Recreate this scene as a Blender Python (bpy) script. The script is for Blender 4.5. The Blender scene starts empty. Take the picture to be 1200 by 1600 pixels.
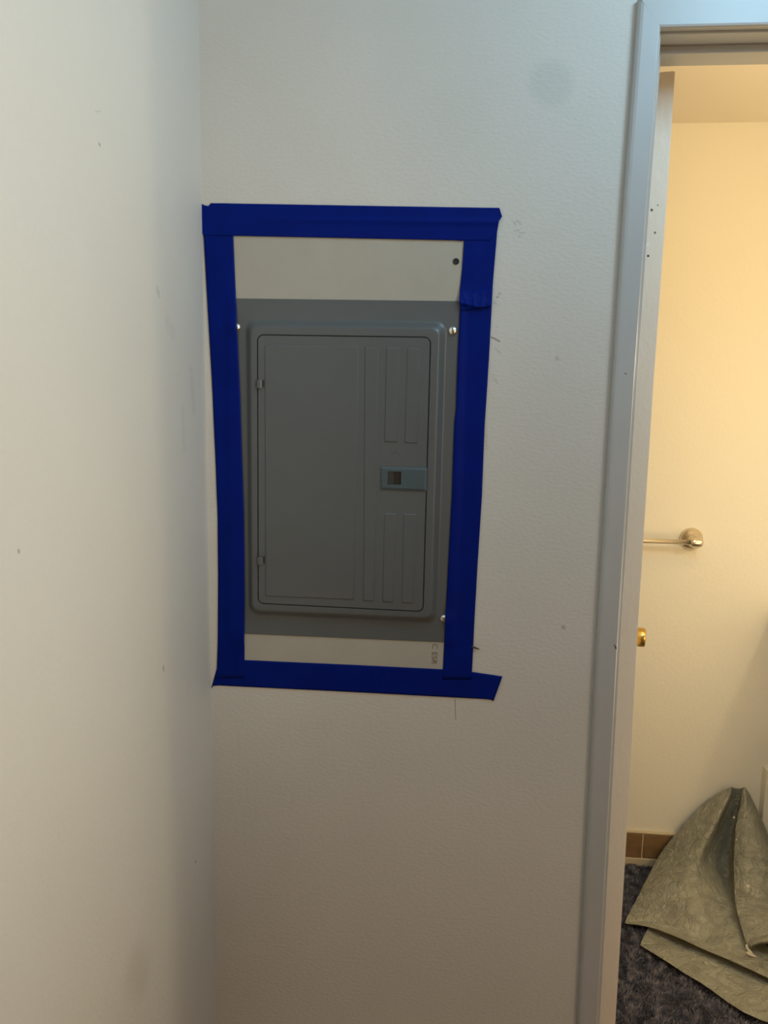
import bpy, bmesh, math, random
import numpy as np
from mathutils import Vector, Matrix, noise
random.seed(4)
rng = np.random.default_rng(4)
sc = bpy.context.scene
col = sc.collection

# ------------------------------------------------------------------ camera
F_PX = 1250.0                       # focal length in pixels of the 1200x1600 frame
YAW, PITCH, ROLL = .0934, .1584, -.0168
CAM = Vector((.4043, -1.25, 1.5263))
def cam_axes():
    cy, sy = math.cos(YAW), math.sin(YAW)
    f = Vector((-sy*math.cos(PITCH), cy*math.cos(PITCH), -math.sin(PITCH)))
    r = Vector((cy, sy, 0)); d = f.cross(r)
    if d.z > 0: d = -d
    cr, sr = math.cos(ROLL), math.sin(ROLL)
    return cr*r+sr*d, -sr*r+cr*d, f
RGT, DWN, FWD = cam_axes()
cd = bpy.data.cameras.new('camera'); cam = bpy.data.objects.new('camera', cd); col.objects.link(cam)
cd.sensor_fit = 'VERTICAL'; cd.sensor_height = 36; cd.lens = 36*F_PX/1600; cd.clip_start = .02
m = Matrix.Identity(4)
for i in range(3):
    m[i][0] = RGT[i]; m[i][1] = -DWN[i]; m[i][2] = -FWD[i]; m[i][3] = CAM[i]
cam.matrix_world = m
sc.camera = cam

# ------------------------------------------------------------------ world, lights, exposure
sc.view_settings.view_transform = 'Standard'; sc.view_settings.look = 'None'
sc.view_settings.gamma = 1; sc.view_settings.use_curve_mapping = False
sc.view_settings.exposure = 0.0
w = bpy.data.worlds.new('world'); sc.world = w; w.use_nodes = True
w.node_tree.nodes['Background'].inputs[0].default_value = (.75, .85, 1, 1)
w.node_tree.nodes['Background'].inputs[1].default_value = .05
def light(name, kind, loc, power, color, size=.1, rot=None, sy=None, aim=None):
    l = bpy.data.lights.new(name, kind); o = bpy.data.objects.new(name, l); col.objects.link(o)
    l.energy = power; l.color = color; o.location = loc
    if kind == 'AREA':
        l.size = size
        if sy: l.shape = 'RECTANGLE'; l.size_y = sy
        if aim: o.rotation_euler = (Vector(aim)-Vector(loc)).to_track_quat('-Z', 'Y').to_euler()
        elif rot: o.rotation_euler = rot
    else: l.shadow_soft_size = size
    return o
light('hall_skylight', 'POINT', (.97, -.58, 2.30), 14.0, (.43, .77, 1.0), .16)
light('hall_ceiling_light', 'POINT', (.70, -1.28, 2.30), 6.0, (.58, .84, 1.0), .18)
sp = light('hall_side_light', 'SPOT', (1.7, -1.7, 1.8), 86, (1.0, .915, .74), .12)
sp.rotation_euler = (Vector((0, -.80, 1.65))-Vector((1.7, -1.7, 1.8))).to_track_quat('-Z', 'Y').to_euler()
sp.data.spot_size = 1.0; sp.data.spot_blend = 1
light('hall_warm_fill', 'POINT', (1.9, -2.4, 1.10), 29, (1.0, .57, .20), .3)  # added warm fill to lift the lower walls, no real lamp here
light('bathroom_vanity_light', 'POINT', (1.60, .25, 1.60), 7.8, (1.0, .82, .50), .03)
light('bathroom_low_fill', 'POINT', (1.40, .19, .95), 7.0, (1.0, .80, .50), .2)  # added unseen fill that brightens the low wall and the tarp
light('bathroom_top_fill', 'POINT', (1.05, .25, 2.15), 4.5, (1.0, .82, .50), .12)  # added overhead fill for the shadowed part of the bathroom wall

# ------------------------------------------------------------------ helpers
def at(px, py, y=0.0):              # a wall point (in the plane Y = y) from its measured picture position
    d = RGT*((px-600)/F_PX) + DWN*((py-800)/F_PX) + FWD
    return CAM + d*((y-CAM.y)/d.y)
def link(name, me, mat=None, parent=None, smooth=False):
    o = bpy.data.objects.new(name, me); col.objects.link(o)
    if mat: me.materials.append(mat)
    if parent: o.parent = parent
    if smooth:
        for p in me.polygons: p.use_smooth = True
    return o
def obj(name, bm, mat, parent=None, smooth=False, recalc=True):
    if recalc: bmesh.ops.recalc_face_normals(bm, faces=bm.faces)
    me = bpy.data.meshes.new(name); bm.to_mesh(me); bm.free()
    return link(name, me, mat, parent, smooth)
def tag(o, label=None, cat=None, group=None, kind=None):
    for k, v in (('label', label), ('category', cat), ('group', group), ('kind', kind)):
        if v: o[k] = v
    return o
def empty(name, loc):
    o = bpy.data.objects.new(name, None); o.location = loc; o.empty_display_size = .05; col.objects.link(o); return o
def adopt(o, root):                 # parent keeping world place
    o.parent = root; o.matrix_parent_inverse = Matrix.Translation(-root.location) if root.rotation_euler.z == 0 else root.matrix_world.inverted()
    return o
def box(bm, a, b, bev=0, mat=None):
    lo = [min(a[i], b[i]) for i in range(3)]; hi = [max(a[i], b[i]) for i in range(3)]
    r = bmesh.ops.create_cube(bm, size=1)
    for v in r['verts']:
        v.co = Vector([(lo[i]+hi[i])/2 + v.co[i]*(hi[i]-lo[i]) for i in range(3)])
        if mat: v.co = mat @ v.co
    if bev:
        es = list({e for v in r['verts'] for e in v.link_edges})
        bmesh.ops.bevel(bm, geom=es, offset=bev, segments=2, affect='EDGES', profile=.5)
def lathe(bm, prof, M, n=40):       # prof: list of (radius, height) turned about local Z, placed by matrix M
    rings = []
    for r, h in prof:
        if r < 1e-6: rings.append([bm.verts.new(M @ Vector((0, 0, h)))])
        else: rings.append([bm.verts.new(M @ Vector((r*math.cos(2*math.pi*k/n), r*math.sin(2*math.pi*k/n), h))) for k in range(n)])
    for a, b in zip(rings, rings[1:]):
        for k in range(n):
            q = [a[k % len(a)], a[(k+1) % len(a)], b[(k+1) % len(b)], b[k % len(b)]]
            u = []
            for v in q:
                if v not in u: u.append(v)
            if len(u) > 2: bm.faces.new(u)
def loft(bm, loops, cap0=False, cap1=True):
    vs = [[bm.verts.new(p) for p in L] for L in loops]
    n = len(vs[0])
    for a, b in zip(vs, vs[1:]):
        for k in range(n): bm.faces.new((a[k], a[(k+1) % n], b[(k+1) % n], b[k]))
    if cap0: bm.faces.new(vs[0])
    if cap1: bm.faces.new(vs[-1])
def rrect(q, r, y, inset=0.0, n=7):  # rounded outline through the wall quad q (TL,TR,BR,BL) at depth y
    c = [Vector((p.x, p.z)) for p in q]
    ctr = sum(c, Vector((0, 0)))/4; out = []
    if inset:
        cc = []
        for i in range(4):
            p, a, b = c[i], c[i-1], c[(i+1) % 4]
            da, db = (a-p).normalized(), (b-p).normalized()
            cc.append(p + (da+db)*inset)
        c = cc
    rr = r if isinstance(r, (list, tuple)) else [r]*4
    for i in range(4):
        p, a, b = c[i], c[i-1], c[(i+1) % 4]; R_ = max(rr[i]-inset, .0002)
        da, db = (a-p).normalized(), (b-p).normalized()
        o = p + (da+db)*R_
        for k in range(n):
            t = (math.pi/2)*k/(n-1)
            s = o - da*0 - (db*math.cos(t) + da*math.sin(t))*R_
            out.append(Vector((s.x, y, s.y)))
    return out
def quad(pts, y): return [at(px, py, y) for px, py in pts]

# ------------------------------------------------------------------ materials
def M(name, color, rough=.6, metal=0, spec=.5, noise_amt=0, noise_scale=8, bump=0, bump_scale=200, aniso=None, coat=0, detail=4):
    m = bpy.data.materials.new(name); m.use_nodes = True; nt = m.node_tree; b = nt.nodes['Principled BSDF']
    b.inputs['Base Color'].default_value = (*color, 1); b.inputs['Roughness'].default_value = rough
    b.inputs['Metallic'].default_value = metal; b.inputs['Specular IOR Level'].default_value = spec
    if coat: b.inputs['Coat Weight'].default_value = coat; b.inputs['Coat Roughness'].default_value = .15
    tc = nt.nodes.new('ShaderNodeTexCoord')
    if noise_amt:
        n = nt.nodes.new('ShaderNodeTexNoise'); n.inputs['Scale'].default_value = noise_scale; n.inputs['Detail'].default_value = detail
        nt.links.new(tc.outputs['Object'], n.inputs['Vector'])
        r = nt.nodes.new('ShaderNodeMapRange'); r.inputs[1].default_value = .3; r.inputs[2].default_value = .7
        r.inputs[3].default_value = 1-noise_amt; r.inputs[4].default_value = 1+noise_amt
        nt.links.new(n.outputs['Fac'], r.inputs[0])
        v = nt.nodes.new('ShaderNodeVectorMath'); v.operation = 'SCALE'; v.inputs[0].default_value = color
        nt.links.new(r.outputs[0], v.inputs['Scale']); nt.links.new(v.outputs[0], b.inputs['Base Color'])
    if bump:
        mp = nt.nodes.new('ShaderNodeMapping')
        if aniso: mp.inputs['Scale'].default_value = aniso
        nt.links.new(tc.outputs['Object'], mp.inputs[0])
        n = nt.nodes.new('ShaderNodeTexNoise'); n.inputs['Scale'].default_value = bump_scale; n.inputs['Detail'].default_value = 3
        nt.links.new(mp.outputs[0], n.inputs['Vector'])
        bp = nt.nodes.new('ShaderNodeBump'); bp.inputs['Strength'].default_value = 1; bp.inputs['Distance'].default_value = bump
        nt.links.new(n.outputs['Fac'], bp.inputs['Height']); nt.links.new(bp.outputs[0], b.inputs['Normal'])
    return m
def add_marks(m, marks, axes=(0, 2)):
    """paint marks with a shape of their own: soft bent strokes between two wall points; marks = (a, b, width, softness, colour, strength, breakup)"""
    nt = m.node_tree; b = nt.nodes['Principled BSDF']; L = nt.links
    tc = nt.nodes.new('ShaderNodeTexCoord')
    n = nt.nodes.new('ShaderNodeTexNoise'); n.inputs['Scale'].default_value = 130; n.inputs['Detail'].default_value = 3
    L.new(tc.outputs['Object'], n.inputs['Vector'])
    sub = nt.nodes.new('ShaderNodeVectorMath'); sub.operation = 'SUBTRACT'; sub.inputs[1].default_value = (.5, .5, .5); L.new(n.outputs['Color'], sub.inputs[0])
    s2 = nt.nodes.new('ShaderNodeVectorMath'); s2.operation = 'SCALE'; s2.inputs['Scale'].default_value = .002; L.new(sub.outputs[0], s2.inputs[0])
    wp = nt.nodes.new('ShaderNodeVectorMath'); wp.operation = 'ADD'; L.new(tc.outputs['Object'], wp.inputs[0]); L.new(s2.outputs[0], wp.inputs[1])
    fl = nt.nodes.new('ShaderNodeVectorMath'); fl.operation = 'MULTIPLY'; msk = [0, 0, 0]
    for a in axes: msk[a] = 1
    fl.inputs[1].default_value = msk; L.new(wp.outputs[0], fl.inputs[0])
    fine = nt.nodes.new('ShaderNodeTexNoise'); fine.inputs['Scale'].default_value = 420; L.new(tc.outputs['Object'], fine.inputs['Vector'])
    cur = None
    src = b.inputs['Base Color'].links[0].from_socket if b.inputs['Base Color'].links else None
    for (A, B_, wd, soft, c, st, br) in marks:
        A = Vector([A[i]*msk[i] for i in range(3)]); B_ = Vector([B_[i]*msk[i] for i in range(3)])
        d = B_-A; L2 = max(d.dot(d), 1e-8)
        pa = nt.nodes.new('ShaderNodeVectorMath'); pa.operation = 'SUBTRACT'; L.new(fl.outputs[0], pa.inputs[0]); pa.inputs[1].default_value = A
        dt = nt.nodes.new('ShaderNodeVectorMath'); dt.operation = 'DOT_PRODUCT'; L.new(pa.outputs[0], dt.inputs[0]); dt.inputs[1].default_value = d/L2
        cl = nt.nodes.new('ShaderNodeClamp'); L.new(dt.outputs['Value'], cl.inputs[0])
        sc_ = nt.nodes.new('ShaderNodeVectorMath'); sc_.operation = 'SCALE'; sc_.inputs[0].default_value = d; L.new(cl.outputs[0], sc_.inputs['Scale'])
        dd = nt.nodes.new('ShaderNodeVectorMath'); dd.operation = 'DISTANCE'; L.new(pa.outputs[0], dd.inputs[0]); L.new(sc_.outputs[0], dd.inputs[1])
        mr = nt.nodes.new('ShaderNodeMapRange'); mr.interpolation_type = 'SMOOTHSTEP'
        mr.inputs[1].default_value = wd; mr.inputs[2].default_value = wd+soft; mr.inputs[3].default_value = st; mr.inputs[4].default_value = 0
        L.new(dd.outputs['Value'], mr.inputs[0]); fac = mr.outputs[0]
        if br:
            r2 = nt.nodes.new('ShaderNodeMapRange'); r2.inputs[1].default_value = .42; r2.inputs[2].default_value = .6; L.new(fine.outputs['Fac'], r2.inputs[0])
            mu = nt.nodes.new('ShaderNodeMath'); mu.operation = 'MULTIPLY'; L.new(fac, mu.inputs[0]); L.new(r2.outputs[0], mu.inputs[1]); fac = mu.outputs[0]
        mx = nt.nodes.new('ShaderNodeMix'); mx.data_type = 'RGBA'; L.new(fac, mx.inputs['Factor'])
        if cur: L.new(cur, mx.inputs['A'])
        elif src: L.new(src, mx.inputs['A'])
        else: mx.inputs['A'].default_value = b.inputs['Base Color'].default_value
        mx.inputs['B'].default_value = (*c, 1); cur = mx.outputs['Result']
    L.new(cur, b.inputs['Base Color'])

WALLC = (.60, .585, .55)
wall_m = M('wall_paint', WALLC, .55, spec=.35, noise_amt=.035, noise_scale=3.2, bump=.0006, bump_scale=130, aniso=(1, 1, 1.7))
left_m = M('side_wall_paint', WALLC, .55, spec=.35, noise_amt=.035, noise_scale=2.6, bump=.0005, bump_scale=130, aniso=(1, 1, 1.3))
plain_m = M('hall_paint', (.30, .285, .26), .6, spec=.3, bump=.0005, bump_scale=90)
ceil_m = M('ceiling_paint', (.6, .6, .59), .8)
floor_m = M('hall_floor_wood', (.20, .115, .06), .5, noise_amt=.2, noise_scale=4)
trim_m = M('trim_paint', (.44, .45, .455), .34, spec=.5, noise_amt=.03, noise_scale=6, bump=.0002, bump_scale=60, aniso=(1, 1, .25))
leaf_m = M('door_paint', (.92, .83, .72), .35, spec=.5, bump=.0009, bump_scale=120, aniso=(1, 1, .5))
bath_m = M('bathroom_paint', (.86, .80, .67), .6, spec=.3, bump=.0006, bump_scale=80)
bceil_m = M('bathroom_ceiling_paint', (.86, .78, .66), .8)
board_m = M('board_face', (.405, .385, .335), .75, spec=.2, noise_amt=.03, noise_scale=20, bump=.00015, bump_scale=250)
grey_m = M('grey_enamel', (.098, .108, .114), .36, spec=.5, noise_amt=.03, noise_scale=12, bump=.00006, bump_scale=500)
latch_m = M('latch_plastic', (.060, .090, .108), .4, spec=.5)
dark_m = M('dark_gap', (.018, .018, .018), .7)
brownslot_m = M('latch_tongue', (.014, .011, .008), .5)
zinc_m = M('zinc_plated', (.80, .80, .76), .28, metal=1)
ink_m = M('board_print_ink', (.17, .145, .11), .8)
tape_m = M('blue_tape', (.0004, .010, .165), .5, spec=.07, noise_amt=.10, noise_scale=18, bump=.00025, bump_scale=60, aniso=(1, 1, 1))
brass_m = M('aged_brass', (.60, .40, .12), .28, metal=1)
nickel_m = M('brushed_nickel', (.72, .64, .52), .30, metal=1, bump=.00003, bump_scale=300, aniso=(.1, 1, 1))
tile_m = M('brown_tile', (.235, .135, .06), .45, noise_amt=.16, noise_scale=40)
grout_m = M('grout', (.62, .50, .33), .8)
carpet_m = M('carpet_backing', (.05, .05, .062), .95, noise_amt=.3, noise_scale=30)
white_m = M('white_counter', (.8, .78, .74), .3)
crumb_m = M('dark_splinter', (.07, .055, .04), .8)

def pt(px, py, y=0): return at(px, py, y)
def st(a, b, wd, soft, c, s=1, br=False, pl=0): return (at(*a, pl), at(*b, pl), wd, soft, c, s, br)
GR = (.22, .21, .18)
wall_marks = [
    st((860, 128), (864, 132), .018, .022, (.43, .46, .44), .35),
    st((803, 346), (806, 352), .0008, .0015, GR, .5, True), st((808, 345), (813, 350), .0008, .002, GR, .5, True),
    st((804, 361), (810, 360), .0008, .0015, GR, .55, True), st((812, 364), (819, 364), .0006, .0015, GR, .5, True), st((811, 369), (815, 371), .0005, .0015, GR, .5, True),
    st((781, 458), (777, 465), .0008, .002, GR, .75, True), st((770, 472), (778, 476), .0004, .0015, GR, .6, True),
    st((768, 527), (780, 533), .0006, .0015, GR, .8, False), st((774, 545), (782, 552), .0006, .0018, GR, .35, True), st((770, 585), (776, 598), .0008, .002, GR, .4, True),
    st((755, 640), (760, 700), .0015, .004, (.36, .34, .28), .35, True),
    st((711, 1093), (712, 1124), .0003, .0007, (.2, .17, .12), .75, False),
    st((880, 980), (881, 981), .001, .004, (.33, .31, .26), .7), st((945, 825), (946, 827), .0004, .001, (.1, .1, .1), .8),
    st((870, 560), (871, 561), .001, .004, (.40, .39, .35), .6),
]
add_marks(wall_m, wall_marks, (0, 2))
def atx(px, py, x=0.0):
    d = RGT*((px-600)/F_PX) + DWN*((py-800)/F_PX) + FWD
    return CAM + d*((x-CAM.x)/d.x)
def sx(a, b, wd, soft, c, s=1, br=False): return (atx(*a), atx(*b), wd, soft, c, s, br)
left_marks_shade = [sx((246, 452), (248, 460), .001, .006, (.30, .29, .25), .7, True), sx((155, 225), (156, 227), .0006, .002, (.25, .24, .2), .8),
    sx((299, 580), (303, 640), .003, .012, (.36, .37, .38), .4, True), sx((285, 640), (288, 700), .002, .01, (.38, .38, .37), .35, True),
    sx((150, 174), (158, 174), .0005, .001, (.3, .3, .26), .5, True), sx((255, 1043), (256, 1046), .001, .004, (.3, .28, .24), .6),
    sx((210, 1512), (222, 1526), .004, .045, (.36, .32, .27), .22), sx((29, 860), (30, 862), .0008, .002, (.3, .28, .24), .7),  # first entry: soft shading painted into the wall colour
    sx((305, 1345), (306, 1348), .0005, .0015, (.15, .13, .1), .8), sx((262, 505), (270, 520), .004, .012, (.40, .39, .36), .35, True)]
add_marks(left_m, left_marks_shade, (1, 2))
add_marks(bath_m, [st((1100, 1124), (1104, 1122), .001, .002, (.95, .85, .65), .9, False, 1.225)], (0, 2))
add_marks(leaf_m, [st(a, (a[0]+.5, a[1]+.5), wd, .0012, c, 1, False, .12) for a, wd, c in
    (((1019, 327), .0012, (.10, .09, .08)), ((1024, 363), .0010, (.20, .18, .14)), ((1013, 399), .0011, (.06, .05, .05)), ((1028, 320), .0004, (.3, .28, .25)), ((1012.5, 381), .0018, (.98, .97, .9)))], (0, 2))

# tarp: grey woven sheet with a weave, creases and paint specks
def tarp_mat():
    m = M('grey_tarp', (.40, .385, .30), .38, spec=.5, noise_amt=.16, noise_scale=14, detail=6)
    nt = m.node_tree; b = nt.nodes['Principled BSDF']; L = nt.links; tc = nt.nodes.new('ShaderNodeTexCoord')
    n1 = nt.nodes.new('ShaderNodeTexNoise'); n1.inputs['Scale'].default_value = 22; n1.inputs['Detail'].default_value = 7; n1.inputs['Distortion'].default_value = 2.2; n1.inputs['Roughness'].default_value = .6
    L.new(tc.outputs['Object'], n1.inputs['Vector'])
    v = nt.nodes.new('ShaderNodeTexVoronoi'); v.feature = 'DISTANCE_TO_EDGE'; v.inputs['Scale'].default_value = 30
    mp = nt.nodes.new('ShaderNodeVectorMath'); mp.operation = 'MULTIPLY_ADD'; mp.inputs[1].default_value = (.05, .05, .05)
    L.new(n1.outputs['Color'], mp.inputs[0]); L.new(tc.outputs['Object'], mp.inputs[2]); L.new(mp.outputs[0], v.inputs['Vector'])
    mr = nt.nodes.new('ShaderNodeMapRange'); mr.inputs[1].default_value = 0; mr.inputs[2].default_value = .12; L.new(v.outputs['Distance'], mr.inputs[0])
    mu = nt.nodes.new('ShaderNodeMath'); mu.operation = 'MULTIPLY_ADD'; mu.inputs[1].default_value = .10; L.new(mr.outputs[0], mu.inputs[0]); L.new(n1.outputs['Fac'], mu.inputs[2])
    bp = nt.nodes.new('ShaderNodeBump'); bp.inputs['Distance'].default_value = .019; bp.inputs['Strength'].default_value = .9
    L.new(mu.outputs[0], bp.inputs['Height']); L.new(bp.outputs[0], b.inputs['Normal'])
    r = nt.nodes.new('ShaderNodeMapRange'); r.inputs[3].default_value = .22; r.inputs[4].default_value = .5; L.new(n1.outputs['Fac'], r.inputs[0]); L.new(r.outputs[0], b.inputs['Roughness'])
    return m
tarp_m = tarp_mat()
def tuft_mat():
    m = bpy.data.materials.new('carpet_tufts'); m.use_nodes = True; nt = m.node_tree; b = nt.nodes['Principled BSDF']; L = nt.links
    tc = nt.nodes.new('ShaderNodeTexCoord'); n = nt.nodes.new('ShaderNodeTexNoise'); n.inputs['Scale'].default_value = 55; n.inputs['Detail'].default_value = 5
    L.new(tc.outputs['Object'], n.inputs['Vector'])
    cr = nt.nodes.new('ShaderNodeValToRGB'); cr.color_ramp.elements[0].position = .35; cr.color_ramp.elements[0].color = (.07, .072, .104, 1)
    cr.color_ramp.elements[1].position = .68; cr.color_ramp.elements[1].color = (.28, .25, .27, 1)
    L.new(n.outputs['Fac'], cr.inputs[0]); L.new(cr.outputs[0], b.inputs['Base Color']); b.inputs['Roughness'].default_value = .9
    return m
tuft_m = tuft_mat()

# ------------------------------------------------------------------ setting
XI, XO = .6605, .6285               # inner and outer edge of the door casing
HX0, HX1, HY, HZ = 0, 2.3, -3.4, 2.44
BX0, BX1, BY0, BY1, BZ = .30, 1.95, .115, 1.225, 2.2688
DOOR_R, DOOR_H = 1.44, 2.019
def lean(z):                        # the old frame is slightly bowed
    zs = [0, .45, .87, 1.13, 1.51, 1.80, 2.02, 2.2]; ds = [.012, .0070, .0022, -.0005, -.0012, 0, .0030, .004]
    return float(np.interp(z, zs, ds))
def struct(name, bm, mat, parent=None, **k):
    o = obj(name, bm, mat, parent, **k)
    if not parent: o['kind'] = 'structure'
    return o
bm = bmesh.new(); box(bm, (-.1, -3.5, -.1), (2.4, .115, -.0)); struct('floor', bm, floor_m)
bm = bmesh.new(); box(bm, (-.1, -3.5, HZ), (2.4, .115, HZ+.1)); struct('ceiling', bm, ceil_m)
bm = bmesh.new(); box(bm, (-.1, -3.5, 0), (0, 0, HZ)); struct('wall_left', bm, left_m)
bm = bmesh.new(); box(bm, (2.3, -3.5, 0), (2.4, 0, HZ)); struct('wall_right', bm, plain_m)
bm = bmesh.new(); box(bm, (-.1, -3.5, 0), (2.4, -3.4, HZ)); struct('wall_front', bm, plain_m)
bm = bmesh.new()
box(bm, (-.1, 0, 0), (XI-.012, .115, HZ)); box(bm, (DOOR_R+.02, 0, 0), (2.4, .115, HZ)); box(bm, (XI-.012, 0, DOOR_H+.015), (DOOR_R+.02, .115, HZ))
wall_back = struct('wall_back', bm, wall_m)
# bathroom
bm = bmesh.new(); box(bm, (BX0-.1, .115, -.1), (BX1+.1, BY1+.1, -.012)); struct('floor_bathroom', bm, carpet_m)
bm = bmesh.new(); box(bm, (BX0-.1, BY1, -.1), (BX1+.1, BY1+.1, HZ)); struct('wall_bathroom_back', bm, bath_m)
bm = bmesh.new(); box(bm, (BX0-.1, .115, -.1), (BX0, BY1, HZ)); struct('wall_bathroom_left', bm, bath_m)
bm = bmesh.new(); box(bm, (BX1, .115, -.1), (BX1+.1, BY1, HZ)); struct('wall_bathroom_right', bm, bath_m)
bm = bmesh.new(); box(bm, (BX0-.1, .115, BZ), (BX1+.1, BY1, BZ+.08)); struct('ceiling_bathroom', bm, bceil_m)
bm = bmesh.new(); box(bm, (1.3877, BY1-.037, -.012), (1.50, BY1-.0005, .359), bev=.002); struct('trim_3', bm, bath_m)

# board around the electrical panel, under the tape (a piece of the back wall)
q = quad([(345, 345), (748, 350), (715, 1066), (360, 1053)], -.0006)
bm = bmesh.new(); loft(bm, [rrect(q, .001, 0, n=2), rrect(q, .001, -.0006, n=2)])
board = obj('board', bm, board_m, wall_back); board['label'] = 'unpainted beige board framed by the blue tape'
def flat_text(name, body, origin, xdir, zdir, size, mat, parent, y):
    cu = bpy.data.curves.new(name, 'FONT'); cu.body = body; cu.size = size; cu.extrude = .00008; cu.space_character = 1.08
    o = bpy.data.objects.new(name, cu); o.data.materials.append(mat); col.objects.link(o); o.parent = parent
    X = Vector(xdir).normalized(); Yv = Vector(zdir).normalized(); Z = X.cross(Yv)
    mm = Matrix.Identity(4)
    for i in range(3): mm[i][0] = X[i]; mm[i][1] = Yv[i]; mm[i][2] = Z[i]; mm[i][3] = origin[i]
    o.matrix_world = mm
    return o
a, b_ = at(675.5, 1005.5, -.0008), at(674, 1041, -.0008)
t = flat_text('printed_lettering', 'C ESR', a, b_-a, (1, 0, 0), .0128, ink_m, board, 0); t['label'] = 'faint dotted print running down the board'
# dark screw hole in the board
bm = bmesh.new(); c = at(712.5, 408.5, -.0012)
lathe(bm, [(.0048, 0), (.0044, .0008), (.0034, .0010), (.0026, -.0002), (0, -.0003)], Matrix.Translation(c) @ Matrix.Rotation(math.pi/2, 4, 'X'), 20)
o = obj('screw_hole', bm, dark_m, wall_back, smooth=True); o['label'] = 'small dark recessed screw'

# door frame: casing of three boards, jambs, stops (the trim)
def bent_box(bm, x0, x1, y0, y1, z0, z1, bev, n=24, follow=True, mitre=0, c=None):
    b = bev; c = c or b
    P = [(x0, y1), (x0, y0+c), (x0+c*.13, y0+c*.5), (x0+c*.5, y0+c*.13), (x0+c, y0), (x1-b, y0), (x1-b*.5, y0+b*.13), (x1-b*.13, y0+b*.5), (x1, y0+b), (x1, y1)]
    loops = []
    for k in range(n+1):
        f = k/n; L = []
        for x, y in P:
            top = z1 - (mitre*(x-x0) if mitre else 0)
            z = z0+(top-z0)*f
            L.append(Vector((x+(lean(z) if follow else 0), y, z)))
        loops.append(L)
    loft(bm, loops, True, True)
casing_top = DOOR_H+.0035; CH = .040
frame = empty('trim_1', (XI, 0, 0)); frame['kind'] = 'structure'
bm = bmesh.new(); bent_box(bm, XO, XI+.0005, -.015, .0, 0, casing_top+CH, .004, mitre=CH/(XI+.0005-XO), c=.0075)
adopt(obj('side_casing', bm, trim_m), frame)
bm = bmesh.new()
def headloop(x, ztrim):
    z0 = casing_top + (ztrim if ztrim else 0)
    return [Vector((x, 0, z0)), Vector((x, -.0115, z0)), Vector((x, -.014, z0+.001)), Vector((x, -.015, z0+.0035)), Vector((x, -.015, casing_top+CH-.0035)), Vector((x, -.0115, casing_top+CH)), Vector((x, 0, casing_top+CH))]
# mitred head: left loop slants 45 degrees from inner corner to outer corner
def mit(x_of):
    L = headloop(0, 0)
    return [Vector((x_of(p.z), p.y, p.z)) for p in L]
k = (XI-XO)/CH
loft(bm, [mit(lambda z: XI+.0035-(z-casing_top)*k), mit(lambda z: DOOR_R-.0+(z-casing_top)*k)], True, True)
adopt(obj('head_casing', bm, trim_m), frame)
bm = bmesh.new(); bent_box(bm, DOOR_R-.0005, DOOR_R+(XI-XO), -.015, 0, 0, casing_top+.0, .0035, follow=False)
adopt(obj('side_casing', bm, trim_m), frame)
bm = bmesh.new(); bent_box(bm, XI-.013, XI+.0045, .0002, .1165, 0, DOOR_H, .001); adopt(obj('side_jamb', bm, trim_m), frame)
bm = bmesh.new(); box(bm, (DOOR_R-.0045, .0002, 0), (DOOR_R+.013, .1165, DOOR_H), .001); adopt(obj('side_jamb', bm, trim_m), frame)
bm = bmesh.new(); box(bm, (XI-.009, .0002, DOOR_H), (DOOR_R+.013, .1165, DOOR_H+.014), .001); adopt(obj('head_jamb', bm, trim_m), frame)
bm = bmesh.new(); bent_box(bm, XI+.0045, XI+.0145, .038, .085, 0, DOOR_H-.010, .001); adopt(obj('door_stop', bm, trim_m), frame)
bm = bmesh.new(); box(bm, (DOOR_R-.0145, .038, 0), (DOOR_R-.0045, .085, DOOR_H-.010), .001); adopt(obj('door_stop', bm, trim_m), frame)
bm = bmesh.new(); box(bm, (XI+.004, .038, DOOR_H-.011), (DOOR_R-.004, .085, DOOR_H), .001); adopt(obj('door_stop', bm, trim_m), frame)
# small dark chip on the side casing
bm = bmesh.new()
for q_, r_ in (((960.5, 1008.5), .0013), ((961.8, 1011.5), .0015), ((962.5, 1013.5), .001), ((978, 584), .0009), ((976.5, 583.3), .0007)):
    lathe(bm, [(r_, 0), (r_*.9, .0003), (0, .0004)], Matrix.Translation(at(*q_, -.0151)) @ Matrix.Rotation(math.pi/2, 4, 'X'), 10)
adopt(obj('paint_chip', bm, crumb_m), frame)
# splinter sticking out beside the tape
bm = bmesh.new(); a, b_ = at(737, 1010, -.0015), at(750, 1015, -.004)
ax = (b_-a); MM = Matrix.Translation(a) @ ax.to_track_quat('Z', 'Y').to_matrix().to_4x4()
lathe(bm, [(.0012, 0), (.0016, ax.length*.4), (.0011, ax.length*.8), (0, ax.length)], MM, 8)
o = obj('splinter', bm, crumb_m, wall_back); o['label'] = 'dark splinter poking out beside the tape'

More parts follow.
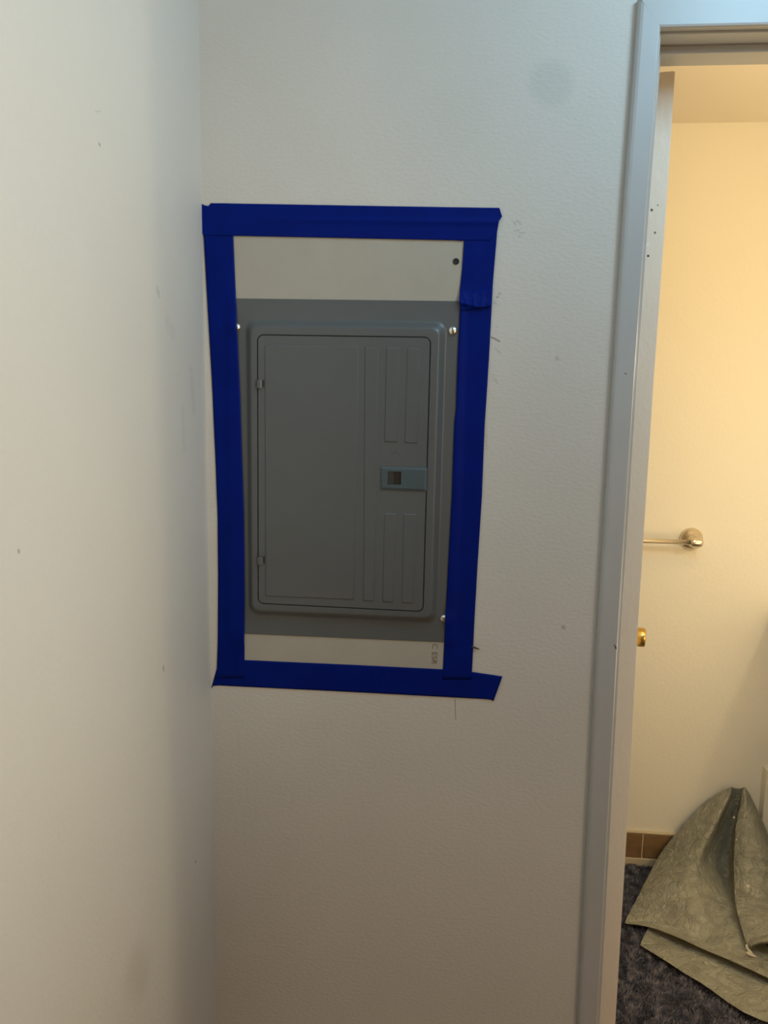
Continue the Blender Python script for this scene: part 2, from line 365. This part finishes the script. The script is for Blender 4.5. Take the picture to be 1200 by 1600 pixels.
# ------------------------------------------------------------------ open door leaf with brass knob
door = empty('door_1', (.718, .12, 0)); door['kind'] = 'structure'
ang = math.atan(.122/.68)
Mleaf = Matrix.Translation((.718, .12, 0)) @ Matrix.Rotation(-ang, 4, 'Z')   # local -X is thickness, +Y runs into the bathroom
bm = bmesh.new()
P = [(-.036, 0), (0, 0), (0, .745), (-.036, .745)]
loops = []
for z in np.linspace(.012, 2.0140, 26):
    d = float(np.interp(z, [0, .35, .81, 1.10, 1.53, 1.83, 2.02], [.014, .0105, .0065, .0018, -.0002, .001, 0]))
    loops.append([Mleaf @ Vector((x, y, 0)) + Vector((d, 0, z)) for x, y in P])
loft(bm, loops, True, True)
bmesh.ops.recalc_face_normals(bm, faces=bm.faces)
es = [e for e in bm.edges if len(e.link_faces) == 2 and e.calc_face_angle() > 1]
bmesh.ops.bevel(bm, geom=es, offset=.0012, segments=2, affect='EDGES')
adopt(obj('door_leaf', bm, leaf_m), door)
for s in (1, -1):
    MK = Mleaf @ Matrix.Translation((0 if s == 1 else -.036, .69, .893)) @ Matrix.Rotation(s*math.pi/2, 4, 'Y')
    MK = Matrix.Translation((.006, 0, 0)) @ MK
    bm = bmesh.new()
    lathe(bm, [(0, 0), (.031, 0), (.031, .003), (.028, .006), (.012, .009), (.011, .020), (.0165, .023), (.0225, .027), (.0245, .033), (.0245, .045), (.0235, .0485), (.020, .0495), (.006, .0475), (0, .047)], MK, 40)
    adopt(obj('door_knob', bm, brass_m, smooth=True), door)['label'] = 'brass knob'

# ------------------------------------------------------------------ tiled skirting in the bathroom
base = empty('baseboard_back', (1.1, BY1, 0)); base['kind'] = 'structure'
bm = bmesh.new(); box(bm, (BX0, BY1-.0075, -.012), (1.3877, BY1, .104)); box(bm, (BX0, BY1-.011, .1025), (1.3877, BY1, .109), .002)
box(bm, (BX0, BY1-.013, -.012), (1.3877, BY1, .017), .002)
adopt(obj('grout_bed', bm, grout_m), base)
TW = .1085; x = 1.0348+.0022
tile_me = None
xs = [x+TW*i for i in range(-6, 4)]
for x in xs:
    w_ = min(TW-.0045, 1.3877-.001-x)
    if w_ <= .01: continue
    bm = bmesh.new(); box(bm, (0, -.010-random.uniform(0, .0006), 0), (w_, 0, .0825), .0012)
    o = obj('tile', bm, tile_m); o.location = (x, BY1-.0005, .0185+random.uniform(-.0006, .0006)); adopt(o, base)

# ------------------------------------------------------------------ towel bar
tb = empty('towel_bar', (1.10, BY1, 1.07)); tag(tb, 'brushed nickel towel bar with round wall posts on the cream bathroom wall', 'towel bar')
cR = at(1080, 842, BY1)
def towel_post(cx):
    bm = bmesh.new(); MK = Matrix.Translation((cx, BY1, cR.z)) @ Matrix.Rotation(math.pi/2, 4, 'X')
    lathe(bm, [(0, 0), (.0345, 0), (.0345, .003), (.0335, .007), (.030, .012), (.023, .017), (.0165, .023), (.0135, .032), (.0125, .045), (.0125, .052)], MK, 44)
    lathe(bm, [(0, .052), (.0125, .052), (.0125, .046)], MK, 44)
    MB = Matrix.Translation((cx-.018, BY1-.058, cR.z)) @ Matrix.Rotation(math.pi/2, 4, 'Y')
    lathe(bm, [(0, 0), (.010, 0), (.0125, .002), (.0135, .008), (.0145, .018), (.0135, .028), (.0125, .032), (.008, .035), (0, .0355)], MB, 36)
    adopt(obj('post', bm, nickel_m, smooth=True), tb)
towel_post(cR.x); towel_post(cR.x-.50)
bm = bmesh.new(); lathe(bm, [(0, 0), (.0075, 0), (.0075, .50), (0, .50)], Matrix.Translation((cR.x-.5, BY1-.058, cR.z)) @ Matrix.Rotation(math.pi/2, 4, 'Y'), 28)
adopt(obj('bar', bm, nickel_m, smooth=True), tb)

# ------------------------------------------------------------------ unseen wall-hung vanity, added right of the frame to cast the slanting shadow
van = empty('added_vanity', (1.65, BY1, .42)); tag(van, 'added out-of-view vanity with a white counter that casts the slanting wall shadow', 'cabinet')
bm = bmesh.new(); box(bm, (1.375, .72, .845), (BX1-.001, BY1-.001, .875), .004); adopt(obj('countertop', bm, white_m), van)
bm = bmesh.new(); box(bm, (1.40, .74, .42), (BX1-.001, BY1-.001, .845), .002); adopt(obj('cabinet_body', bm, bath_m), van)
for i in range(2):
    bm = bmesh.new(); box(bm, (1.405+i*.272, .722, .425), (1.405+i*.272+.266, .74, .84), .003); d = adopt(obj('door', bm, bath_m), van)
    bm = bmesh.new(); lathe(bm, [(0, 0), (.006, 0), (.005, .01), (.013, .016), (.012, .022), (0, .024)], Matrix.Translation((1.64+i*.062, .7219, .78)) @ Matrix.Rotation(math.pi/2, 4, 'X'), 20)
    k_ = obj('knob', bm, nickel_m, smooth=True); k_.parent = d; k_.matrix_parent_inverse = d.matrix_parent_inverse.copy()
    k_.matrix_parent_inverse = Matrix.Identity(4)

# ------------------------------------------------------------------ electrical panel
PN = empty('electrical_panel', tuple(at(545, 1000, 0))); tag(PN, 'grey metal breaker panel with closed door inside the blue tape frame', 'electrical panel')
FL, TOP = -.0022, -.0125
flange = [(353, 466), (728, 470.6), (711, 1004.5), (360, 989.5)]
plat_b = [(382, 497), (699, 501.5), (684, 975), (388, 961.5)]
plat_t = [(394, 512), (684.5, 515), (672, 963.5), (396, 951.5)]
gap_o = [(401.5, 522.5), (673.5, 526.5), (661.5, 956.5), (402.5, 943.5)]
def bev(f):  # smooth shoulder between flange and raised platform
    return FL+(TOP-FL)*(math.sin((f-.5)*math.pi)*.5+.5)
bm = bmesh.new()
qf = quad(flange, FL); qb = quad(plat_b, FL); qt = quad(plat_t, TOP); qg = quad(gap_o, TOP)
loops = [rrect(qf, .002, -.0005), rrect(qf, .002, FL+.0006), rrect(qf, .002, FL, inset=.0006)]
lb, lt = rrect(qb, .016, FL), rrect(qt, .012, TOP)
for f in (0, .12, .25, .4, .55, .7, .82, .92, 1):
    loops.append([Vector((a.x+(b.x-a.x)*f, bev(f), a.z+(b.z-a.z)*f)) for a, b in zip(lb, lt)])
loops += [rrect(qg, .0105, TOP, inset=-.0004), rrect(qg, .010, TOP+.0004), rrect(qg, .010, TOP+.007)]
loft(bm, loops, False, True)
cover = obj('cover', bm, grey_m, smooth=True); adopt(cover, PN)
cover.data.polygons  # smooth with sharp limits below
def autosmooth(o, deg=35):
    me = o.data; bm_ = bmesh.new(); bm_.from_mesh(me)
    for e in bm_.edges:
        e.smooth = not (len(e.link_faces) == 2 and e.calc_face_angle(0) > math.radians(deg))
    bm_.to_mesh(me); bm_.free()
autosmooth(cover, 40)
# door with embossed fields
DF = TOP-.0006
bm = bmesh.new(); qd = quad(gap_o, DF)
loft(bm, [rrect(qd, .010, TOP+.006, inset=.0013), rrect(qd, .010, DF+.0008, inset=.0013), rrect(qd, .010, DF, inset=.0020)])
fields = [[(413, 538.5), (561, 541), (553.5, 937.5), (414.5, 932)], [(569.5, 541), (592, 542), (585, 940), (567, 938.8)],
          [(603, 541.5), (625, 542.5), (621.5, 692), (600, 691)], [(636, 542), (657, 543.5), (652.5, 693.5), (631.5, 692.5)],
          [(600, 801), (619, 802), (615, 942), (597, 940.5)], [(630, 802), (650.5, 803), (646, 943.5), (627, 942)]]
for fq in fields:
    qq = quad(fq, DF)
    loft(bm, [rrect(qq, .0012, DF+.0001, n=3), rrect(qq, .0012, DF-.0016, inset=.0020, n=3)])
# knock-out ring pressed in above the latch
cc = at(617.5, 714, DF)
rr_, tube, N = .0088, .0006, 30
prev = None
for k in range(N+1):
    a = math.radians(-35+ 235*k/N); p = Vector((cc.x+rr_*math.cos(a), DF, cc.z+rr_*math.sin(a))); rad = Vector((math.cos(a), 0, math.sin(a)))
    ring = [bm.verts.new(p+rad*tube*1.4*math.cos(t)+Vector((0, -tube*math.sin(t), 0))) for t in (0, .8, 1.57, 2.34, 3.14)]
    if prev:
        for i in range(4): bm.faces.new((prev[i], prev[i+1], ring[i+1], ring[i]))
    prev = ring
pdoor = obj('door', bm, grey_m, smooth=True, recalc=True); adopt(pdoor, PN); autosmooth(pdoor, 20)
# latch plate with a thumb slot
def child(o, p):
    o.parent = p; o.matrix_parent_inverse = Matrix.Identity(4) if p.matrix_parent_inverse == Matrix.Identity(4) else (Matrix.Translation(PN.location) @ Matrix.Identity(4)).inverted() @ Matrix.Identity(4)
    return o
LQ = [(595, 729.5), (667.5, 731), (666.5, 768), (594.5, 765)]
SQ = [(606, 736.5), (627, 737), (626.5, 757.5), (605.5, 757)]
LF = DF-.0035
bm = bmesh.new(); ql = quad(LQ, LF); qs = quad(SQ, LF)
loft(bm, [rrect(ql, .001, DF+.0002, n=3), rrect(ql, .001, LF+.0018, n=3), rrect(ql, .001, LF, inset=.0034, n=3), rrect(qs, .0006, LF, n=3),
          rrect(qs, .0006, DF-.0003, n=3)], False, False)
latch = obj('latch', bm, latch_m)
latch.parent = pdoor; latch['label'] = 'blue-grey slide latch with square thumb slot'
bm = bmesh.new()
s0, s1, s2, s3 = at(606, 736, LF), at(615.5, 736, LF), at(615.5, 758, LF), at(606, 758, LF)
vs = [bm.verts.new(p) for p in (Vector((s0.x, LF+.0012, s0.z)), Vector((s1.x, DF-.0003, s1.z)), Vector((s2.x, DF-.0003, s2.z)), Vector((s3.x, LF+.0012, s3.z)))]
bm.faces.new(vs)
bk = [bm.verts.new(p) for p in (Vector((s0.x-.001, DF-.0002, s0.z)), Vector((s1.x+.0, DF-.0002, s1.z)), Vector((s2.x, DF-.0002, s2.z)), Vector((s3.x-.001, DF-.0002, s3.z)))]
bm.faces.new(bk)
for i in range(4): bm.faces.new((vs[i], vs[(i+1) % 4], bk[(i+1) % 4], bk[i]))
lt_ = obj('thumb_ramp', bm, M('latch_recess_shade', (.012, .020, .025), .5)); lt_.parent = pdoor  # recess shade put into a darker copy of the latch colour
bm = bmesh.new(); a, b_ = at(615.5, 736, LF), at(628, 758.5, LF); box(bm, (a.x, DF-.0008, a.z), (b_.x, DF-.0002, b_.z)); lt2 = obj('latch_tongue', bm, brownslot_m); lt2.parent = pdoor
# hinges: folded tabs with a dark slot
for hy in (600, 875.5):
    dx = 0 if hy == 600 else 1.0
    bm = bmesh.new()
    a, b_ = at(400.5+dx, hy-6.5, DF), at(410.5+dx, hy+6.5, DF)
    zc = (a.z+b_.z)/2; hh = abs(a.z-b_.z)
    # rolled knuckle: half cylinder standing proud of the face
    r_ = (b_.x-a.x)/2; xc = (a.x+b_.x)/2; prev = None
    loops = []
    for k in range(9):
        t = math.pi*k/8; loops.append((xc-r_*math.cos(t), DF-.0042*math.sin(t)**.7))
    L1 = [Vector((x_, y_, zc-hh/2)) for x_, y_ in loops]; L2 = [Vector((x_, y_, zc+hh/2)) for x_, y_ in loops]
    loft(bm, [L1, L2], True, True)
    h = obj('hinge', bm, grey_m, smooth=True); autosmooth(h, 45); adopt(h, PN)
    bm = bmesh.new(); a, b_ = at(410.3+dx, hy-6, DF), at(412.8+dx, hy+5, DF); box(bm, (a.x, DF-.0002, a.z), (b_.x, DF+.0005, b_.z)); s = obj('hinge_slot', bm, dark_m); s.parent = h; s.matrix_parent_inverse = Matrix.Identity(4); s['label'] = 'dark slot in the door beside the hinge'
# screws
def screw(px, py, r, a):
    c = at(px, py, FL)
    MS = Matrix.Translation(c) @ Matrix.Rotation(math.pi/2, 4, 'X')
    bm = bmesh.new()
    n = 32; prof = [(r, 0), (r, .0008), (r*.93, .0018), (r*.75, .0028), (r*.45, .0036), (0, .0039)]
    lathe(bm, prof, MS, n)
    o = obj('screw', bm, zinc_m, smooth=True); adopt(o, PN)
    bm = bmesh.new(); MM = MS @ Matrix.Rotation(a, 4, 'Z'); box(bm, (-r*.09, -r*.72, .0022), (r*.09, r*.72, .00385), mat=MM)
    s = obj('screw_slot', bm, dark_m); s.parent = o
    return o
screw(707.5, 517, .0068, .1); screw(693.5, 966, .0062, 1.1); screw(369.5, 511.5, .0066, .5)

# all sub-parts share the world frame of their part
bpy.context.view_layer.update()
for o in list(bpy.data.objects):
    if o.parent and o.parent.parent and o.type != 'FONT':
        o.matrix_parent_inverse = o.parent.matrix_world.inverted()
        o.location = o.location

# ------------------------------------------------------------------ blue tape strips
def cr(pts, n):                       # resample a polyline
    P = np.array(pts, float); d = np.r_[0, np.cumsum(np.hypot(*np.diff(P, axis=0).T))]; s = np.linspace(0, d[-1], n)
    return np.c_[np.interp(s, d, P[:, 0]), np.interp(s, d, P[:, 1])]
def relief(px, py):                   # how far the tape is lifted off the wall by what it covers
    h = .0016
    f = min(max((px-350)/10, 0), 1)*min(max((732-px-(py-470)*.032)/10, 0), 1)*min(max((py-458)/10, 0), 1)*min(max((1012-py)/10, 0), 1)
    h += .0024*f
    for sx_, sy_ in ((368, 511.5), (695, 966)):
        h += .0042*math.exp(-((px-sx_)**2+(py-sy_)**2)/(2*8**2))
    return h
def tape(name, A, B_, label, n=90, m=14, extra=None, lift=0.0):
    a, b = cr(A, n), cr(B_, n); verts = []; faces = []
    for i in range(n):
        for j in range(m):
            f = j/(m-1); px, py = a[i]*(1-f)+b[i]*f
            y = -(relief(px, py)+lift+(extra(px, py, i/(n-1), f) if extra else 0))
            y -= .00035*noise.noise(Vector((px*.05, py*.02, 7)))
            p = at(px, py, -.002); verts.append((p.x, y, p.z))
    for i in range(n-1):
        for j in range(m-1): k = i*m+j; faces.append((k, k+1, k+m+1, k+m))
    me = bpy.data.meshes.new(name); me.from_pydata(verts, [], faces); me.update()
    bm = bmesh.new(); bm.from_mesh(me); bmesh.ops.recalc_face_normals(bm, faces=bm.faces)
    if sum(f.normal.y for f in bm.faces) > 0: bmesh.ops.reverse_faces(bm, faces=bm.faces)
    bm.to_mesh(me); bm.free()
    o = link(name, me, tape_m, smooth=True); s = o.modifiers.new('thick', 'SOLIDIFY'); s.thickness = .0003; s.offset = -1
    return tag(o, label, 'tape', 'strips of blue painter\'s tape around the panel')
def ridge(py0, w_, h_): return lambda px, py, u, v: h_*math.exp(-((py-py0(px))/w_)**2)
tape('tape_strip', [(339, 1044), (335, 1060), (332, 1068), (329.3, 1076)][:1] + [(345, 1031), (382, 1031.5), (540, 1038.5), (692, 1046), (737, 1050), (761, 1053.5), (785, 1057)],
     [(330, 1076), (333, 1072), (340, 1071.2), (560, 1082), (700, 1089.5), (766, 1093), (771, 1095.5)], 'bottom horizontal strip of blue tape below the grey panel', extra=lambda px, py, u, v: .0012*math.exp(-((u-1)/.03)**2)*(1-abs(v-.5)))
tape('tape_strip', [(317, 345), (320, 400), (324, 472), (331, 592), (336, 700), (340, 800), (341, 900), (340.5, 1000), (339, 1046), (335, 1060)],
     [(364, 352), (368, 450), (370, 480), (372.5, 540), (376, 620), (379, 720), (382, 810), (383, 930), (382, 1031), (382, 1060)], 'left vertical strip of blue tape beside the wall corner', lift=.0006)
def crumple(px, py, u, v):
    c = 470+.22*(px-720)                                  # the fold runs slightly downhill to the right
    t = py-c; h = .0034*math.exp(-(t/13)**2)
    h += .0026*math.exp(-((t-4)/2.6)**2)                  # sharp crest
    for x0, sl, w_, a_ in ((728, .35, 1.8, .0018), (741, .12, 1.6, .0016), (752, -.2, 1.7, .0018), (762, -.45, 1.5, .0016)):
        h += a_*math.exp(-((px-x0-sl*t)/w_)**2)*math.exp(-((t-3)/14)**2)
    return h
tape('tape_strip', [(722, 340), (725, 376), (722, 420), (718.5, 452), (717.5, 470), (720, 486)],
     [(779, 335), (778, 348), (775, 385), (772, 420), (769.5, 452), (768, 478)], 'short upper right vertical strip of blue tape crumpled at its lower end', lift=.0010, extra=crumple, n=120, m=40)
tape('tape_strip', [(719.5, 458), (718, 500), (715, 560), (712.5, 640), (710, 660), (706, 775), (700, 890), (695.5, 976), (692, 1046), (691, 1062)],
     [(769.8, 450), (768, 485), (764, 560), (759, 640), (757.5, 660), (753, 775), (745.7, 890), (741, 975), (737.5, 1050), (737, 1062)], 'long lower right vertical strip of blue tape', lift=.0004, extra=lambda px, py, u, v: .0022*math.exp(-((py-462)/14)**2)*abs(math.sin(px*.25+py*.1)))
tape('tape_strip', [(314, 316.5), (317, 320), (321, 321), (327, 322.5), (328.3, 318), (330, 317.6), (440, 319.3), (560, 321.5), (700, 323.8), (780.5, 325), (782, 331), (784.5, 338)],
     [(315.5, 362), (318.5, 368.5), (330, 368.2), (345, 368.3), (364, 368.5), (440, 370), (560, 372.5), (650, 374.3), (710, 375.6), (720, 376.5), (727, 376), (765, 376.5), (777, 362), (779, 347), (781.5, 343)],
     'top horizontal strip of blue tape with a folded torn left end', lift=.0012, n=140, m=24,
     extra=lambda px, py, u, v: .0016*math.exp(-((py-(344+.012*(px-500)))/4.5)**2)*min(1, max(0, (px-380)/120)) + .0009*math.exp(-((px-352)/9)**2))

# ------------------------------------------------------------------ tarp: one folded sheet against the bathroom wall
def catmull(P, n):
    P = [np.array(p, float) for p in P]; out = []
    m_ = len(P)-1
    for k in range(n):
        t = k/(n-1)*m_; i = min(int(t), m_-1); f = t-i
        p0 = P[max(i-1, 0)]; p1 = P[i]; p2 = P[i+1]; p3 = P[min(i+2, m_)]
        out.append(.5*((2*p1)+(-p0+p2)*f+(2*p0-5*p1+4*p2-p3)*f*f+(-p0+3*p1-3*p2+p3)*f**3))
    return out
def sheet(rows, nu, nv, amp, seed, crease=1.0, minz=.0085):
    R_ = [[at(px, py, y) for px, py, y in r] for r in rows]
    R2 = [catmull(r, nu) for r in R_]
    cols = [catmull([R2[i][j] for i in range(len(R2))], nv) for j in range(nu)]
    V = np.array(cols)      # nu x nv x 3
    vs = []
    for j in range(nu):
        for i in range(nv):
            p = Vector(V[j, i]); q_ = p*9+Vector((seed, 0, 0))
            e = min(1, 3*i/nv, 1)
            n1 = noise.noise(q_); n2 = 1-2*abs(noise.noise(p*17+Vector((0, seed, 2)))); n3 = noise.noise(p*38+Vector((3, 1, seed)))
            d = amp*(n1+.55*n2*crease+.22*n3)
            edge = min(j/(nu-1), 1-j/(nu-1))*8; d *= min(1, .25+edge)*min(1, .3+e)
            p += Vector((-.25, -.75, .6))*d
            p.z = max(p.z, minz); p.y = min(p.y, BY1-.004)
            vs.append(p)
    return vs, nu, nv
tverts, tfaces = [], []
def add_sheet(s):
    vs, nu, nv = s; b0 = len(tverts); tverts.extend([tuple(v) for v in vs])
    for j in range(nu-1):
        for i in range(nv-1): k_ = b0+j*nv+i; tfaces.append((k_, k_+1, k_+nv+1, k_+nv))
mainrows = [
    [(1139.5, 1231, 1.195), (1141, 1230, 1.18), (1143, 1229.5, 1.175), (1147, 1231, 1.20), (1153, 1232, 1.21), (1158, 1231.5, 1.205), (1162, 1230.5, 1.185)],
    [(1104, 1253, 1.205), (1120, 1251, 1.185), (1137, 1249, 1.165), (1140, 1254, 1.20), (1148, 1258, 1.212), (1154, 1258, 1.205), (1158, 1258, 1.19)],
    [(1070, 1288, 1.20), (1093, 1288, 1.16), (1117, 1288, 1.115), (1124, 1294, 1.185), (1138, 1298, 1.208), (1147, 1296, 1.20), (1152, 1294, 1.16)],
    [(1037, 1326, 1.19), (1068, 1328, 1.12), (1096, 1332, 1.065), (1108, 1338, 1.13), (1128, 1343, 1.175), (1143, 1340, 1.165), (1150, 1340, 1.10)],
    [(1012, 1370, 1.095), (1048, 1376, 1.03), (1082, 1374, 1.00), (1106, 1372, 1.03), (1128, 1376, 1.085), (1146, 1385, 1.06), (1156, 1388, 1.02)],
    [(993, 1408, 1.0), (1038, 1416, .955), (1078, 1422, .92), (1105, 1424, .92), (1130, 1428, .92), (1156, 1440, .895), (1172, 1446, .885)],
    [(981, 1433, .93), (1028, 1444, .90), (1072, 1456, .865), (1100, 1468, .84), (1140, 1482, .80), (1185, 1494, .765), (1225, 1508, .75)],
    [(976, 1443, .895), (1015, 1448.5, .86), (1060, 1465, .812), (1095, 1481, .780), (1135, 1498, .745), (1185, 1521, .70), (1235, 1546, .665)],
]
add_sheet(sheet(mainrows, 90, 90, .008, 1.3))
flap = [
    [(1161, 1230, 1.178), (1164, 1231, 1.17), (1168, 1236, 1.18), (1172, 1242, 1.20)],
    [(1156, 1262, 1.15), (1166, 1264, 1.13), (1178, 1268, 1.15), (1192, 1284, 1.19)],
    [(1150, 1290, 1.115), (1166, 1296, 1.08), (1184, 1300, 1.09), (1206, 1318, 1.15)],
    [(1147, 1335, 1.06), (1168, 1340, 1.02), (1196, 1346, 1.01), (1236, 1362, 1.08)],
    [(1147.5, 1390, .985), (1172, 1396, .95), (1206, 1402, .94), (1262, 1412, .99)],
    [(1152, 1425, .885), (1180, 1430, .86), (1214, 1436, .85), (1282, 1444, .92)],
    [(1161, 1458, .825), (1186, 1458, .80), (1218, 1460, .79), (1292, 1470, .87)],
    [(1168.5, 1481, .775), (1180, 1474, .755), (1205, 1471.5, .745), (1296, 1480, .76)],
    [(1170, 1484, .783), (1182, 1477, .785), (1206, 1475, .79), (1296, 1484, .80)],
]
add_sheet(sheet(flap, 50, 90, .006, 5.1))
low = [
    [(1018, 1440, .905), (1064, 1450, .88), (1122, 1470, .84), (1192, 1498, .80), (1272, 1540, .74)],
    [(1009, 1460, .862), (1058, 1481, .82), (1118, 1507, .77), (1190, 1543, .71), (1268, 1590, .66)],
    [(1005, 1470, .84), (1055, 1494, .79), (1112, 1526, .725), (1180, 1570, .665), (1262, 1614, .62)],
    [(1001.5, 1479, .82), (1052, 1509, .755), (1108, 1546, .69), (1168, 1588, .62), (1252, 1640, .56)],
    [(1000, 1482.5, .805), (1050, 1514, .735), (1105, 1551, .662), (1162, 1590, .59), (1240, 1648, .53)],
]
add_sheet(sheet(low, 90, 40, .005, 9.7))
me = bpy.data.meshes.new('tarp'); me.from_pydata(tverts, [], tfaces); me.update()
tarp = link('tarp', me, tarp_m, smooth=True); s = tarp.modifiers.new('thick', 'SOLIDIFY'); s.thickness = .0012; s.offset = 0
tag(tarp, 'crumpled grey plastic tarp heaped against the bathroom wall on the dark carpet', 'tarp')
# pale torn threads and dried paint specks stuck on the tarp
bm = bmesh.new()
def chip(pts, y, th=.0012):
    P = [at(a_, b__, y) for a_, b__ in pts]; f1 = [bm.verts.new(p) for p in P]; f2 = [bm.verts.new(p+Vector((0, -th, th*.6))) for p in P]
    bm.faces.new(f1); bm.faces.new(f2)
    for i in range(len(P)): bm.faces.new((f1[i], f1[(i+1) % len(P)], f2[(i+1) % len(P)], f2[i]))
chip([(1165, 1475), (1167.5, 1476), (1169, 1481), (1174, 1486), (1176, 1490), (1184, 1496), (1178, 1495), (1170, 1492), (1165, 1488), (1169, 1486), (1165, 1481)], .757)
c_ = obj('torn_edge', bm, M('torn_threads', (.85, .78, .62), .6), tarp); c_['label'] = 'pale torn threads at the hem'
bm = bmesh.new()
speck_m = M('dried_paint', (.85, .78, .62), .6)
for cp_, y_ in (([(1166, 1382), (1170, 1382), (1172, 1385), (1169, 1387), (1166, 1386)], .940), ([(1149.5, 1311), (1151.5, 1311), (1151.5, 1313), (1149.5, 1313)], 1.06), ([(1145, 1276), (1148, 1276), (1148, 1278), (1146, 1278.5)], 1.12)):
    bm = bmesh.new(); chip(cp_, y_); obj('paint_speck', bm, speck_m, tarp)['label'] = 'white dried paint speck'

# ------------------------------------------------------------------ carpet pile
def carpet(x0, x1, y0, y1, dens):
    n = int((x1-x0)*(y1-y0)*dens)
    x = rng.uniform(x0, x1, n); y = rng.uniform(y0, y1, n)
    cl = np.array([noise.noise(Vector((a*28, b*28, 1))) for a, b in zip(x, y)])
    h = .0105+.0045*cl+rng.uniform(-.002, .003, n); a = rng.uniform(0, 2*math.pi, n); wd = rng.uniform(.0007, .0013, n)
    lean_a = cl*5+rng.uniform(-1.2, 1.2, n); ln = h*rng.uniform(.3, .9, n)
    dx, dy = np.cos(a)*wd, np.sin(a)*wd; z0 = -.0125
    V = np.empty((n, 5, 3))
    for k_, (f, wf) in enumerate(((0, 1), (0, -1), (.6, .9), (.6, -.9), (1, 0))):
        V[:, k_, 0] = x+dx*wf+np.cos(lean_a)*ln*f*f; V[:, k_, 1] = y+dy*wf+np.sin(lean_a)*ln*f*f; V[:, k_, 2] = z0+h*f
    V[:, :, 1] = np.minimum(V[:, :, 1], BY1-.014)
    F = np.array([[0, 1, 3], [0, 3, 2], [2, 3, 4]]); Fa = (F[None]+np.arange(n)[:, None, None]*5).reshape(-1, 3)
    me = bpy.data.meshes.new('carpet_pile'); me.from_pydata(V.reshape(-1, 3).tolist(), [], Fa.tolist()); me.update()
    return link('carpet_pile', me, tuft_m)
cp = carpet(BX0+.002, BX1-.002, .12, 1.215, 110000)
tag(cp, 'dark blue-grey shaggy carpet pile on the bathroom floor', 'carpet', kind='stuff')
